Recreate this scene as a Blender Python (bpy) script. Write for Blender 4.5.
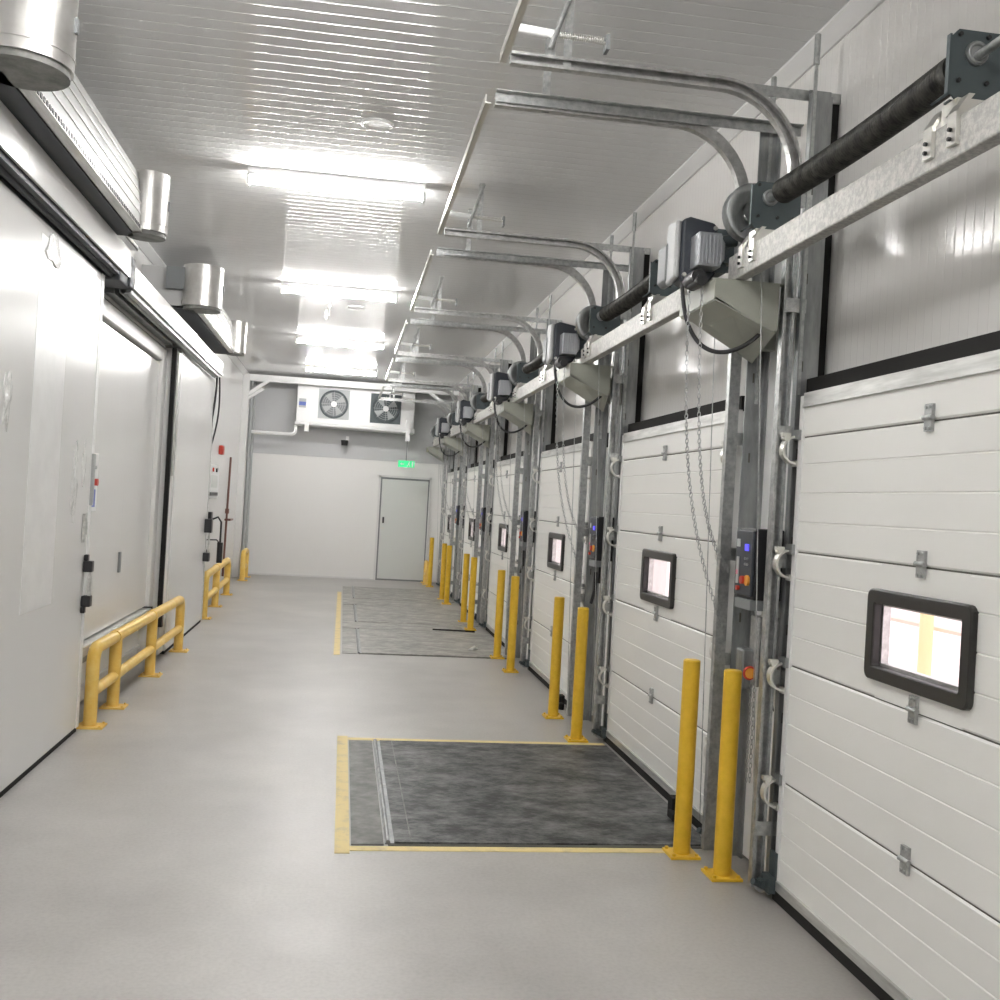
import bpy, math, random
from mathutils import Vector, Matrix
random.seed(7)
for o in list(bpy.data.objects): bpy.data.objects.remove(o)
scene = bpy.context.scene
col = scene.collection
PI = math.pi

# ------------------------------------------------------------------ camera
F_PX, YAW, PITCH, ROLL, EYE = 1041.6, .149, .005, .057, 1.6
cd = bpy.data.cameras.new('camera'); cam = bpy.data.objects.new('camera', cd); col.objects.link(cam)
cd.sensor_width = 36; cd.lens = F_PX / 1000 * 36; cd.clip_start = .05; cd.clip_end = 300
fw = Vector((math.sin(YAW)*math.cos(PITCH), math.cos(YAW)*math.cos(PITCH), math.sin(PITCH)))
rt = Vector((math.cos(YAW), -math.sin(YAW), 0)); up = rt.cross(fw)
r2 = rt*math.cos(ROLL) + up*math.sin(ROLL); u2 = -rt*math.sin(ROLL) + up*math.cos(ROLL)
M = Matrix((r2, u2, -fw)).transposed().to_4x4(); M.translation = Vector((0, 0, EYE))
cam.matrix_world = M; scene.camera = cam

# ------------------------------------------------------------------ world, exposure
w = bpy.data.worlds.new('world'); scene.world = w; w.use_nodes = True
w.node_tree.nodes['Background'].inputs[0].default_value = (1, .95, .97, 1)
w.node_tree.nodes['Background'].inputs[1].default_value = .55
scene.view_settings.view_transform = 'Standard'; scene.view_settings.look = 'None'
scene.view_settings.gamma = 1; scene.view_settings.use_curve_mapping = False
scene.view_settings.exposure = 2.1
LAMP = 31.0

# ------------------------------------------------------------------ materials
def mat(name, c, rough=.5, metal=0, spec=.5, coat=0, emit=None, es=0):
    m = bpy.data.materials.new(name); m.use_nodes = True
    b = m.node_tree.nodes['Principled BSDF']
    b.inputs['Base Color'].default_value = (*c, 1); b.inputs['Roughness'].default_value = rough
    b.inputs['Metallic'].default_value = metal; b.inputs['Specular IOR Level'].default_value = spec
    b.inputs['Coat Weight'].default_value = coat; b.inputs['Coat Roughness'].default_value = .08
    if emit: b.inputs['Emission Color'].default_value = (*emit, 1); b.inputs['Emission Strength'].default_value = es
    return m
def nd(m, t, **kw):
    n = m.node_tree.nodes.new(t)
    for k, v in kw.items(): setattr(n, k, v)
    return n
def lk(m, a, b): m.node_tree.links.new(a, b)
def bsdf(m): return m.node_tree.nodes['Principled BSDF']
def mottle(m, c1, c2, scale=8, detail=6, lo=.35, hi=.65, rough=None, stretch=(1,1,1), bump=0, dist=.01):
    tc = nd(m, 'ShaderNodeTexCoord'); mp = nd(m, 'ShaderNodeMapping'); mp.inputs['Scale'].default_value = stretch
    lk(m, tc.outputs['Object'], mp.inputs[0])
    n = nd(m, 'ShaderNodeTexNoise'); n.inputs['Scale'].default_value = scale; n.inputs['Detail'].default_value = detail
    n.inputs['Roughness'].default_value = .65
    lk(m, mp.outputs[0], n.inputs['Vector'])
    r = nd(m, 'ShaderNodeValToRGB'); r.color_ramp.elements[0].position = lo; r.color_ramp.elements[1].position = hi
    r.color_ramp.elements[0].color = (*c1, 1); r.color_ramp.elements[1].color = (*c2, 1)
    lk(m, n.outputs['Fac'], r.inputs[0]); lk(m, r.outputs[0], bsdf(m).inputs['Base Color'])
    if rough:
        mr = nd(m, 'ShaderNodeMapRange'); mr.inputs['To Min'].default_value = rough[0]; mr.inputs['To Max'].default_value = rough[1]
        lk(m, n.outputs['Fac'], mr.inputs[0]); lk(m, mr.outputs[0], bsdf(m).inputs['Roughness'])
    if bump:
        bp = nd(m, 'ShaderNodeBump'); bp.inputs['Strength'].default_value = bump; bp.inputs['Distance'].default_value = dist
        lk(m, n.outputs['Fac'], bp.inputs['Height']); lk(m, bp.outputs[0], bsdf(m).inputs['Normal'])
    return m, n
def ribs(m, axis, period, dist=.002, wave=0, sharp=1.0):
    """fine parallel ribs rolled into a sheet, running across the given axis, plus a slight sheet waviness"""
    tc = nd(m, 'ShaderNodeTexCoord'); sx = nd(m, 'ShaderNodeSeparateXYZ'); lk(m, tc.outputs['Object'], sx.inputs[0])
    a = nd(m, 'ShaderNodeMath', operation='MULTIPLY'); a.inputs[1].default_value = 1/period; lk(m, sx.outputs[axis], a.inputs[0])
    f = nd(m, 'ShaderNodeMath', operation='FRACT'); lk(m, a.outputs[0], f.inputs[0])
    s1 = nd(m, 'ShaderNodeMath', operation='SUBTRACT'); s1.inputs[1].default_value = .5; lk(m, f.outputs[0], s1.inputs[0])
    ab = nd(m, 'ShaderNodeMath', operation='ABSOLUTE'); lk(m, s1.outputs[0], ab.inputs[0])
    mr = nd(m, 'ShaderNodeMapRange', interpolation_type='SMOOTHSTEP'); mr.inputs['From Min'].default_value = .5-.5*sharp; mr.inputs['From Max'].default_value = .5
    lk(m, ab.outputs[0], mr.inputs[0])
    h = mr.outputs[0]
    if wave:
        n = nd(m, 'ShaderNodeTexNoise'); n.inputs['Scale'].default_value = .9; n.inputs['Detail'].default_value = 1
        lk(m, tc.outputs['Object'], n.inputs['Vector'])
        mm = nd(m, 'ShaderNodeMath', operation='MULTIPLY_ADD'); mm.inputs[1].default_value = wave
        lk(m, n.outputs['Fac'], mm.inputs[0]); lk(m, h, mm.inputs[2]); h = mm.outputs[0]
    bp = nd(m, 'ShaderNodeBump'); bp.inputs['Strength'].default_value = 1; bp.inputs['Distance'].default_value = dist
    lk(m, h, bp.inputs['Height']); lk(m, bp.outputs[0], bsdf(m).inputs['Normal'])
    return m

def concrete():
    m = mat('polished_concrete', (.5, .49, .47), .42)
    tc = nd(m, 'ShaderNodeTexCoord')
    n1 = nd(m, 'ShaderNodeTexNoise'); n1.inputs['Scale'].default_value = 1.1; n1.inputs['Detail'].default_value = 9; n1.inputs['Roughness'].default_value = .6
    n2 = nd(m, 'ShaderNodeTexNoise'); n2.inputs['Scale'].default_value = 60; n2.inputs['Detail'].default_value = 4
    lk(m, tc.outputs['Object'], n1.inputs['Vector']); lk(m, tc.outputs['Object'], n2.inputs['Vector'])
    r1 = nd(m, 'ShaderNodeValToRGB'); e = r1.color_ramp.elements
    e[0].position = .3; e[0].color = (.39, .378, .36, 1); e[1].position = .68; e[1].color = (.54, .525, .50, 1)
    lk(m, n1.outputs['Fac'], r1.inputs[0])
    mx = nd(m, 'ShaderNodeMix', data_type='RGBA', blend_type='MULTIPLY'); mx.inputs[0].default_value = .35
    r3 = nd(m, 'ShaderNodeValToRGB'); r3.color_ramp.elements[0].position = .3; r3.color_ramp.elements[0].color = (.7, .7, .7, 1); r3.color_ramp.elements[1].position = .6
    lk(m, n2.outputs['Fac'], r3.inputs[0]); lk(m, r1.outputs[0], mx.inputs[6]); lk(m, r3.outputs[0], mx.inputs[7])
    # grime band next to the dock doors and light dusty streaks
    sx = nd(m, 'ShaderNodeSeparateXYZ'); lk(m, tc.outputs['Object'], sx.inputs[0])
    ad = nd(m, 'ShaderNodeMath', operation='MULTIPLY_ADD'); ad.inputs[1].default_value = .9
    lk(m, n1.outputs['Fac'], ad.inputs[0]); lk(m, sx.outputs[0], ad.inputs[2])
    g = nd(m, 'ShaderNodeMapRange', interpolation_type='SMOOTHSTEP'); g.inputs['From Min'].default_value = 1.7; g.inputs['From Max'].default_value = 2.4
    g.inputs['To Min'].default_value = 0; g.inputs['To Max'].default_value = .55
    lk(m, ad.outputs[0], g.inputs[0])
    m2 = nd(m, 'ShaderNodeMix', data_type='RGBA'); lk(m, g.outputs[0], m2.inputs[0]); lk(m, mx.outputs[2], m2.inputs[6]); m2.inputs[7].default_value = (.2, .185, .16, 1)
    lk(m, m2.outputs[2], bsdf(m).inputs['Base Color'])
    mr = nd(m, 'ShaderNodeMapRange'); mr.inputs['To Min'].default_value = .28; mr.inputs['To Max'].default_value = .55
    lk(m, n1.outputs['Fac'], mr.inputs[0]); lk(m, mr.outputs[0], bsdf(m).inputs['Roughness'])
    bp = nd(m, 'ShaderNodeBump'); bp.inputs['Strength'].default_value = .15; bp.inputs['Distance'].default_value = .004
    lk(m, n2.outputs['Fac'], bp.inputs['Height']); lk(m, bp.outputs[0], bsdf(m).inputs['Normal'])
    return m
def steel_plate(name, c1, c2):
    m = mat(name, c1, .5, .35)
    tc = nd(m, 'ShaderNodeTexCoord'); mp = nd(m, 'ShaderNodeMapping'); mp.inputs['Scale'].default_value = (1.1, 1.7, 1)
    lk(m, tc.outputs['Object'], mp.inputs[0])
    n = nd(m, 'ShaderNodeTexNoise'); n.inputs['Scale'].default_value = 3; n.inputs['Detail'].default_value = 12; n.inputs['Roughness'].default_value = .8
    lk(m, mp.outputs[0], n.inputs['Vector'])
    r = nd(m, 'ShaderNodeValToRGB'); e = r.color_ramp.elements; e[0].position = .43; e[1].position = .62
    e[0].color = (*c1, 1); e[1].color = (*c2, 1); lk(m, n.outputs['Fac'], r.inputs[0]); lk(m, r.outputs[0], bsdf(m).inputs['Base Color'])
    v = nd(m, 'ShaderNodeTexVoronoi'); v.inputs['Scale'].default_value = 45; lk(m, tc.outputs['Object'], v.inputs['Vector'])
    bp = nd(m, 'ShaderNodeBump'); bp.inputs['Strength'].default_value = .35; bp.inputs['Distance'].default_value = .003
    lk(m, v.outputs['Distance'], bp.inputs['Height']); lk(m, bp.outputs[0], bsdf(m).inputs['Normal'])
    return m
Mt = {}
Mt['floor'] = concrete()
Mt['ceiling'] = ribs(mat('ribbed_ceiling_sheet', (.76, .76, .755), .08, 0, .12), 'Y', .105, .0018, .0, .16)
Mt['wall'] = ribs(mat('white_wall_panel', (.82, .815, .80), .25, 0, .4), 'Y', .1, .0006, 2.5, .15)
Mt['wall_back'] = ribs(mat('pale_back_wall_panel', (.86, .85, .83), .45), 'X', .15, .0004, 0, .1)
Mt['wall_upper'] = ribs(mat('grey_upper_wall_panel', (.56, .565, .57), .4), 'X', .1, .0006, 0, .15)
Mt['header'] = ribs(mat('glossy_header_panel', (.78, .765, .74), .2, 0, .5), 'Y', .055, .0006, 14, .16)
Mt['door'] = mat('white_door_panel', (.84, .835, .80), .38)
Mt['slide'] = ribs(mat('white_sliding_door_skin', (.77, .765, .75), .22, 0, .18), 'Y', 3, .0003, 25, .01)
Mt['white'] = mat('white_enamel', (.86, .86, .85), .35)
Mt['offwhite'] = mat('off_white_trim', (.76, .755, .74), .4)
Mt['seam'] = mat('dark_gasket', (.10, .095, .08), .7)
Mt['alu'] = mottle(mat('brushed_aluminium', (.62, .62, .6), .35, .75), (.5, .5, .48), (.72, .72, .7), 30, 3, stretch=(1,.1,1))[0]
Mt['galv'] = mottle(mat('galvanised_steel', (.4, .41, .41), .36, .8), (.34, .35, .35), (.54, .55, .54), 30, 5)[0]
Mt['galvdark'] = mottle(mat('weathered_galvanised_steel', (.3, .31, .31), .42, .75), (.24, .25, .25), (.40, .41, .41), 14, 5, stretch=(1,1,.2))[0]
Mt['track'] = mottle(mat('galvanised_track', (.45, .45, .44), .34, .75), (.38, .38, .37), (.58, .58, .57), 25, 4)[0]
Mt['beam'] = mottle(mat('spangled_galvanised_beam', (.62, .61, .57), .5, .35), (.34, .335, .32), (.50, .49, .46), 55, 4, lo=.4, hi=.62)[0]
Mt['bright'] = mat('zinc_plated_fitting', (.72, .71, .67), .28, .85)
Mt['foil'] = mottle(mat('silver_duct_foil', (.6, .59, .57), .33, .9), (.55, .54, .52), (.72, .71, .69), 5, 3, bump=.2, dist=.02)[0]
Mt['casing'] = mat('pale_metallic_casing', (.56, .56, .555), .45, .2)
Mt['yellow'] = mottle(mat('yellow_safety_paint', (.8, .45, .02), .4), (.70, .43, .02), (.80, .50, .035), 12, 4)[0]
Mt['yellow_rail'] = mottle(mat('pale_yellow_rail_paint', (.82, .5, .1), .42), (.86, .54, .10), (.90, .63, .18), 12, 4)[0]
Mt['tape'] = mottle(mat('worn_yellow_floor_paint', (.75, .6, .25), .6), (.50, .43, .28), (.80, .65, .30), 9, 8, lo=.25, hi=.5)[0]
Mt['deck'] = steel_plate('dark_checker_plate', (.025, .027, .026), (.21, .21, .205))
Mt['deck_worn'] = steel_plate('worn_grey_checker_plate', (.25, .245, .225), (.50, .485, .45))
Mt['frame_steel'] = mottle(mat('dusty_pit_steel', (.2, .2, .19), .6, .2), (.12, .12, .115), (.26, .26, .24), 10, 6)[0]
Mt['black'] = mat('black_plastic', (.018, .018, .02), .4)
Mt['frame_black'] = mat('black_window_frame', (.022, .020, .018), .35)
Mt['rubber'] = mat('black_rubber', (.02, .019, .018), .8, 0, .2)
Mt['spring'] = mottle(mat('greased_black_spring', (.03, .03, .028), .45, .4), (.014, .014, .013), (.075, .072, .062), 22, 5)[0]
Mt['navy'] = mat('dark_blue_grey_housing', (.03, .035, .045), .4)
Mt['plate'] = mat('blue_grey_bearing_plate', (.085, .105, .11), .45, .4)
Mt['bracket'] = mat('greenish_beige_bracket', (.34, .35, .30), .45)
Mt['silver'] = mat('cast_aluminium', (.42, .43, .45), .4, .7)
Mt['grey'] = mat('mid_grey_plastic', (.22, .23, .235), .5)
Mt['lgrey'] = mat('light_grey_plastic', (.45, .46, .46), .5)
Mt['ddoor'] = mat('dark_grey_underside', (.05, .054, .062), .6)
Mt['red'] = mat('red_knob', (.55, .05, .03), .4)
Mt['orange'] = mat('orange_knob', (.8, .35, .05), .4)
Mt['pink'] = mat('pink_label', (.7, .25, .35), .5)
Mt['bluelabel'] = mat('blue_label', (.12, .17, .5), .5)
Mt['blueled'] = mat('blue_display', (.05, .05, .5), .4, emit=(.08, .06, 1), es=.3)
Mt['brown'] = mat('brown_conduit', (.16, .07, .05), .5)
Mt['film'] = mottle(mat('crumpled_clear_film', (.8, .8, .78), .15, 0, .8), (.7, .7, .68), (.9, .9, .88), 20, 4, bump=.8, dist=.02)[0]
Mt['greydoor'] = mat('pale_green_grey_door', (.70, .72, .69), .4)
Mt['mesh'] = mat('grey_fan_shroud', (.48, .50, .50), .5)
Mt['meshdark'] = mat('dark_fan_interior', (.10, .12, .125), .6)
Mt['lamp'] = mat('led_tube', (1, 1, 1), .5, emit=(1, .99, .975), es=LAMP)
Mt['exit'] = mat('lit_green_exit_sign', (.05, .6, .25), .4, emit=(.03, .9, .30), es=.14)
Mt['snow'] = mottle(mat('pale_yard_ground', (.8, .75, .7), .8), (.75, .62, .55), (.9, .85, .82), 3, 4, stretch=(1, .2, 1))[0]
Mt['filmflat'] = mottle(mat('flat_clear_film', (.85, .85, .84), .3, 0, .6), (.82, .82, .81), (.88, .88, .87), 6, 3, bump=.15, dist=.004)[0]
Mt['paleyellow'] = mat('pale_yellow_paint', (.98, .78, .45), .6)
Mt['palepink'] = mat('pale_pink_board', (.95, .7, .6), .6)
def glass():
    m = bpy.data.materials.new('acrylic_pane'); m.use_nodes = True; nt = m.node_tree; nt.nodes.clear()
    o = nt.nodes.new('ShaderNodeOutputMaterial'); t = nt.nodes.new('ShaderNodeBsdfTransparent'); g = nt.nodes.new('ShaderNodeBsdfGlossy')
    t.inputs[0].default_value = (.93, .9, .92, 1); g.inputs[1].default_value = .08
    mx = nt.nodes.new('ShaderNodeMixShader'); mx.inputs[0].default_value = .05; nt.links.new(t.outputs[0], mx.inputs[1]); nt.links.new(g.outputs[0], mx.inputs[2])
    nt.links.new(mx.outputs[0], o.inputs[0]); return m
Mt['glass'] = glass()

# ------------------------------------------------------------------ mesh helpers
class MB:
    def __init__(s): s.v = []; s.f = []; s.sm = []
    def add(s, vs, fs, smooth=False):
        b = len(s.v); s.v += [Vector(p) for p in vs]; s.f += [[b+i for i in f] for f in fs]; s.sm += [smooth]*len(fs); return s
    def box(s, x0, x1, y0, y1, z0, z1):
        x0, x1 = min(x0, x1), max(x0, x1); y0, y1 = min(y0, y1), max(y0, y1); z0, z1 = min(z0, z1), max(z0, z1)
        vs = [(x, y, z) for x in (x0, x1) for y in (y0, y1) for z in (z0, z1)]
        return s.add(vs, [(0,1,3,2), (4,6,7,5), (0,4,5,1), (2,3,7,6), (0,2,6,4), (1,5,7,3)])
    def prism(s, poly, axis, a, b):
        """poly: 2d points in the plane of the two other axes (cyclic x,y,z order skipping axis)"""
        def mk(p, t):
            q = list(p); q.insert(axis, t); return q
        n = len(poly); vs = [mk(p, a) for p in poly] + [mk(p, b) for p in poly]
        fs = [list(range(n))[::-1], list(range(n, 2*n))] + [(i, (i+1) % n, n+(i+1) % n, n+i) for i in range(n)]
        return s.add(vs, fs)
    def cyl(s, p0, p1, r, n=16, r1=None, cap=True):
        p0, p1 = Vector(p0), Vector(p1); d = (p1-p0).normalized(); r1 = r if r1 is None else r1
        a = d.orthogonal().normalized(); b = d.cross(a)
        ring = lambda p, q: [p + (a*math.cos(t)+b*math.sin(t))*q for t in [2*PI*i/n for i in range(n)]]
        s.add(ring(p0, r)+ring(p1, r1), [(i, (i+1) % n, n+(i+1) % n, n+i) for i in range(n)], True)
        if cap: s.add(ring(p0, r), [list(range(n))[::-1]]); s.add(ring(p1, r1), [list(range(n))])
        return s
    def tube(s, path, r, n=8, cap=True):
        path = [Vector(p) for p in path]; rings = []
        a = None
        for i, p in enumerate(path):
            d = (path[min(i+1, len(path)-1)] - path[max(i-1, 0)]).normalized()
            if a is None: a = d.orthogonal().normalized()
            a = (a - d*a.dot(d)).normalized(); b = d.cross(a)
            rings += [p + (a*math.cos(t)+b*math.sin(t))*r for t in [2*PI*k/n for k in range(n)]]
        m = len(path)
        s.add(rings, [(i*n+k, i*n+(k+1) % n, (i+1)*n+(k+1) % n, (i+1)*n+k) for i in range(m-1) for k in range(n)], True)
        if cap: s.add(rings[:n], [list(range(n))[::-1]]); s.add(rings[-n:], [list(range(n))])
        return s
    def sweep(s, path, prof):
        """prof: closed list of (side, y) offsets; path lies in the x-z plane"""
        path = [Vector(p) for p in path]; rings = []; n = len(prof)
        for i, p in enumerate(path):
            d = (path[min(i+1, len(path)-1)] - path[max(i-1, 0)]).normalized()
            nrm = Vector((-d.z, 0, d.x))
            rings += [p + nrm*a + Vector((0, b, 0)) for a, b in prof]
        m = len(path)
        s.add(rings, [(i*n+k, i*n+(k+1) % n, (i+1)*n+(k+1) % n, (i+1)*n+k) for i in range(m-1) for k in range(n)])
        s.add(rings[:n], [list(range(n))[::-1]]); s.add(rings[-n:], [list(range(n))]); return s
    def torus(s, c, R, r, axis=(0, 0, 1), n=24, k=8, a0=0, a1=2*PI):
        ax = Vector(axis).normalized(); a = ax.orthogonal().normalized(); b = ax.cross(a); c = Vector(c)
        full = abs(a1-a0-2*PI) < 1e-6; pts = [c+(a*math.cos(t)+b*math.sin(t))*R for t in [a0+(a1-a0)*i/n for i in range(n+1)]]
        return s.tube(pts, r, k, cap=not full)
    def link(s, c, h, wd, r, d):     # one oval chain link, long axis z, wide axis d
        d = Vector(d).normalized(); c = Vector(c); pts = []
        for i in range(11):
            t = 2*PI*i/10; pts.append(c + d*(wd*math.cos(t)) + Vector((0, 0, h*math.sin(t))))
        return s.tube(pts, r, 5, cap=False)
def mesh_obj(name, mb, m, org=(0, 0, 0), bevel=0):
    me = bpy.data.meshes.new(name); O = Vector(org)
    me.from_pydata([tuple(v-O) for v in mb.v], [], mb.f)
    me.polygons.foreach_set('use_smooth', mb.sm); me.update()
    me.materials.append(Mt[m] if isinstance(m, str) else m)
    o = bpy.data.objects.new(name, me); col.objects.link(o)
    if bevel:
        b = o.modifiers.new('bevel', 'BEVEL'); b.width = bevel; b.segments = 2; b.limit_method = 'ANGLE'; b.angle_limit = .7
    return o
class Thing:
    def __init__(s, name, label, cat, org, group=None):
        s.e = bpy.data.objects.new(name, None); col.objects.link(s.e); s.org = Vector(org); s.e.location = org
        s.e.empty_display_size = .1; s.e['label'] = label; s.e['category'] = cat
        if group: s.e['group'] = group
    def part(s, name, mb, m, parent=None, bevel=0, label=None):
        o = mesh_obj(name, mb, m, s.org, bevel); o.parent = parent or s.e
        if label: o['label'] = label
        return o
def each(t, name, mbs, m, parent=None, bevel=0):
    return [t.part(name, q, m, parent, bevel) for q in mbs]
def single(name, mb, m, label, cat, group=None, bevel=0):
    xs = [v.x for v in mb.v]; ys = [v.y for v in mb.v]; zs = [v.z for v in mb.v]
    org = Vector(((min(xs)+max(xs))/2, (min(ys)+max(ys))/2, min(zs)))
    o = mesh_obj(name, mb, m, org, bevel); o.location = org; o['label'] = label; o['category'] = cat
    if group: o['group'] = group
    return o
def struct(name, mb, m, bevel=0):
    o = mesh_obj(name, mb, m, (0, 0, 0), bevel); o['kind'] = 'structure'; return o
def copy_tree(o, parent=None):
    c = o.copy(); col.objects.link(c)
    if parent: c.parent = parent
    for ch in list(o.children): copy_tree(ch, c)
    return c
def repeat(o, dy, label, dx=0):
    c = copy_tree(o); c.location = o.location + Vector((dx, dy, 0)); c['label'] = label; return c

# ------------------------------------------------------------------ key positions
D = [4.19, 7.05, 10.08, 13.18, 16.22, 19.4]     # far edge of every dock door
DW = 2.12                                     # door leaf width
ZC, XW, XL, YB, YF = 3.8, 2.05, -1.95, 20.6, -5.2
ORD = ['nearest', 'second nearest', 'third nearest', 'fourth nearest', 'fifth nearest', 'farthest']

# ------------------------------------------------------------------ lights (the hall's own LED battens)
def batten(y):
    t = Thing('ceiling_light', '', 'light', (-.18, y, ZC), 'LED tube lights across the ceiling')
    t.part('housing', MB().box(-.77, .44, y-.035, y+.035, ZC-.055, ZC), 'white')
    t.part('tube', MB().cyl((-.755, y, ZC-.085), (.425, y, ZC-.085), .024, 14), 'lamp', label='glowing white tube')
    for x in (-.775, .425): t.part('end_cap', MB().box(x, x+.02, y-.035, y+.035, ZC-.12, ZC-.05), 'white')
    return t.e
LY = [7.28, 11.1, 14.72, 18.0, 3.5, -.3, -4.0]
LLAB = ['LED tube light on the ceiling, nearest one in view and longest in the photo', 'LED tube light on the ceiling, second one in view',
        'LED tube light on the ceiling, third one in view', 'LED tube light on the ceiling nearest the back wall, above the cooling unit',
        'LED tube light on the ceiling overhead in front of the nearest dock door', 'LED tube light on the ceiling directly above the viewpoint', 'LED tube light on the ceiling near the front wall']
b0 = batten(LY[0]); b0['label'] = LLAB[0]
for y, l in zip(LY[1:], LLAB[1:]): repeat(b0, y-LY[0], l)

# ------------------------------------------------------------------ room shell
struct('floor', MB().box(XL-.2, XW+.2, YF-.2, YB+.2, -.2, 0), 'floor')
struct('ceiling', MB().box(XL-.2, XW+.2, YF-.2, YB+.2, ZC, ZC+.15), 'ceiling')
struct('wall_left', MB().box(XL-.2, XL, YF-.2, YB+.2, 0, ZC), 'wall')
struct('wall_front', MB().box(XL, XW, YF-.2, YF, 0, ZC), 'wall')
wb = struct('wall_back', MB().box(XL, XW, YB, YB+.2, 0, 2.34).box(XL, XW, YB+.02, YB+.2, 2.34, ZC), 'wall_back')
struct('trim_1', MB().box(XL, XW, YB-.01, YB+.02, 2.34, ZC), 'wall_upper')
# right wall, solid between the door openings
mb = MB(); prev = YF
for d in D:
    y0, y1 = d-DW+.06, d-.06
    mb.box(XW, XW+.2, prev, y0, 0, ZC); mb.box(XW, XW+.2, y0, y1, 2.1, ZC); prev = y1
mb.box(XW, XW+.2, prev, YB+.2, 0, ZC)
struct('wall_right', mb, 'header')
# sealing frames of the openings (fill the gap between leaf and wall), black lining above each door
n = 2
for d in D:
    y0, y1 = d-DW, d
    mb = MB().box(1.945, XW, y0-.02, y0+.07, 0, 2.1).box(1.945, XW, y1-.07, y1+.015, 0, 2.1)
    struct('trim_%d' % n, mb, 'white'); n += 1
    mb = MB().box(1.95, XW, y0+.075, y1+.165, 2.10, 2.22).box(2.0, XW, y1+.115, y1+.165, 2.18, 3.44)
    struct('trim_%d' % n, mb, 'rubber'); n += 1
# coving along both ceiling edges
struct('trim_%d' % n, MB().prism([(XW, ZC), (XW-.07, ZC), (XW-.07, ZC-.012), (XW-.012, ZC-.07), (XW, ZC-.07)], 1, YF, YB), 'offwhite'); n += 1
struct('trim_%d' % n, MB().prism([(XL, ZC), (XL, ZC-.07), (XL+.012, ZC-.07), (XL+.07, ZC-.012), (XL+.07, ZC)], 1, YF, YB), 'offwhite'); n += 1
# white cladding on the pillars between the doors
for d in D: struct('trim_%d' % n, MB().box(1.955, XW, d+.17, min(d+.50, YB), .02, 3.2), 'white', .004); n += 1
# dark sealant joint on the floor under the pillars between doors
for i, d in enumerate(D):
    y1 = (D[i+1]-DW) if i < 5 else YB
    struct('trim_%d' % n, MB().box(2.035, XW+.001, d+.1, y1-.1, 0, .025), 'rubber'); n += 1
struct('baseboard_back', MB().box(XL, .60, YB-.03, YB, 0, .03), 'offwhite')

# world outside the little door windows
single('yard_ground', MB().box(2.6, 30, -12, 60, -1.25, -1.2), 'snow', 'pale yard ground seen overexposed through the nearest door window', 'ground')
g = Thing('outdoor_barrier', 'yellow barrier outside, seen through the window of the nearest dock door', 'barrier', (5.2, 8.6, -1.2))
g.part('post', MB().cyl((5.2, 8.62, -1.2), (5.2, 8.62, 1.32), .06), 'paleyellow'); g.part('rail', MB().box(5.15, 5.25, 5.6, 11.6, .98, 1.04), 'paleyellow')
g.part('rail', MB().box(5.3, 5.4, 5.6, 11.6, .70, .73), 'palepink')

# ------------------------------------------------------------------ dock doors
def section(z0, z1, y0, y1, win=None):
    """insulated panel with three fine grooves; win = (wy0, wy1, wz0, wz1) cut-out"""
    mb = MB(); X0, X1 = 1.90, 1.942; h = z1-z0
    gz = [z0+h*k for k in (.26, .51, .76)] if h > .3 else []
    def slab(ya, yb, za, zb):
        pts = [(X0+.006, za), (X0, za+.007)]
        for q in gz:
            if za+.01 < q < zb-.01: pts += [(X0, q-.004), (X0+.0035, q-.001), (X0+.0035, q+.001), (X0, q+.004)]
        pts += [(X0, zb-.007), (X0+.006, zb), (X1, zb), (X1, za)]
        mb.prism([(p[0], p[1]) for p in pts], 1, ya, yb)
    z0 += .002; z1 -= .004
    if win:
        a, b, c, e = win; slab(y0, a, z0, z1); slab(b, y1, z0, z1)
        mb.box(X0, X1, a, b, z0, c); mb.box(X0, X1, a, b, e, z1)
    else: slab(y0, y1, z0, z1)
    return mb
def rounded(y0, y1, z0, z1, r, k=4):
    pts = []
    for cy, cz, a in ((y1-r, z1-r, 0), (y0+r, z1-r, 90), (y0+r, z0+r, 180), (y1-r, z0+r, 270)):
        for i in range(k+1):
            t = math.radians(a+90*i/k); pts.append((cy+r*math.cos(t), cz+r*math.sin(t)))
    return pts
def frame_mesh(x0, x1, o, i, ro, ri):
    mb = MB(); A = rounded(*o, ro); B = rounded(*i, ri); n = len(A)
    vs = [(x0, *p) for p in A]+[(x0, *p) for p in B]+[(x1, *p) for p in A]+[(x1, *p) for p in B]; fs = []
    for k in range(n):
        j = (k+1) % n
        fs += [(k, j, n+j, n+k), (2*n+k, 3*n+k, 3*n+j, 2*n+j), (k, 2*n+k, 2*n+j, j), (n+k, n+j, 3*n+j, 3*n+k)]
    return mb.add(vs, fs)
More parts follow.
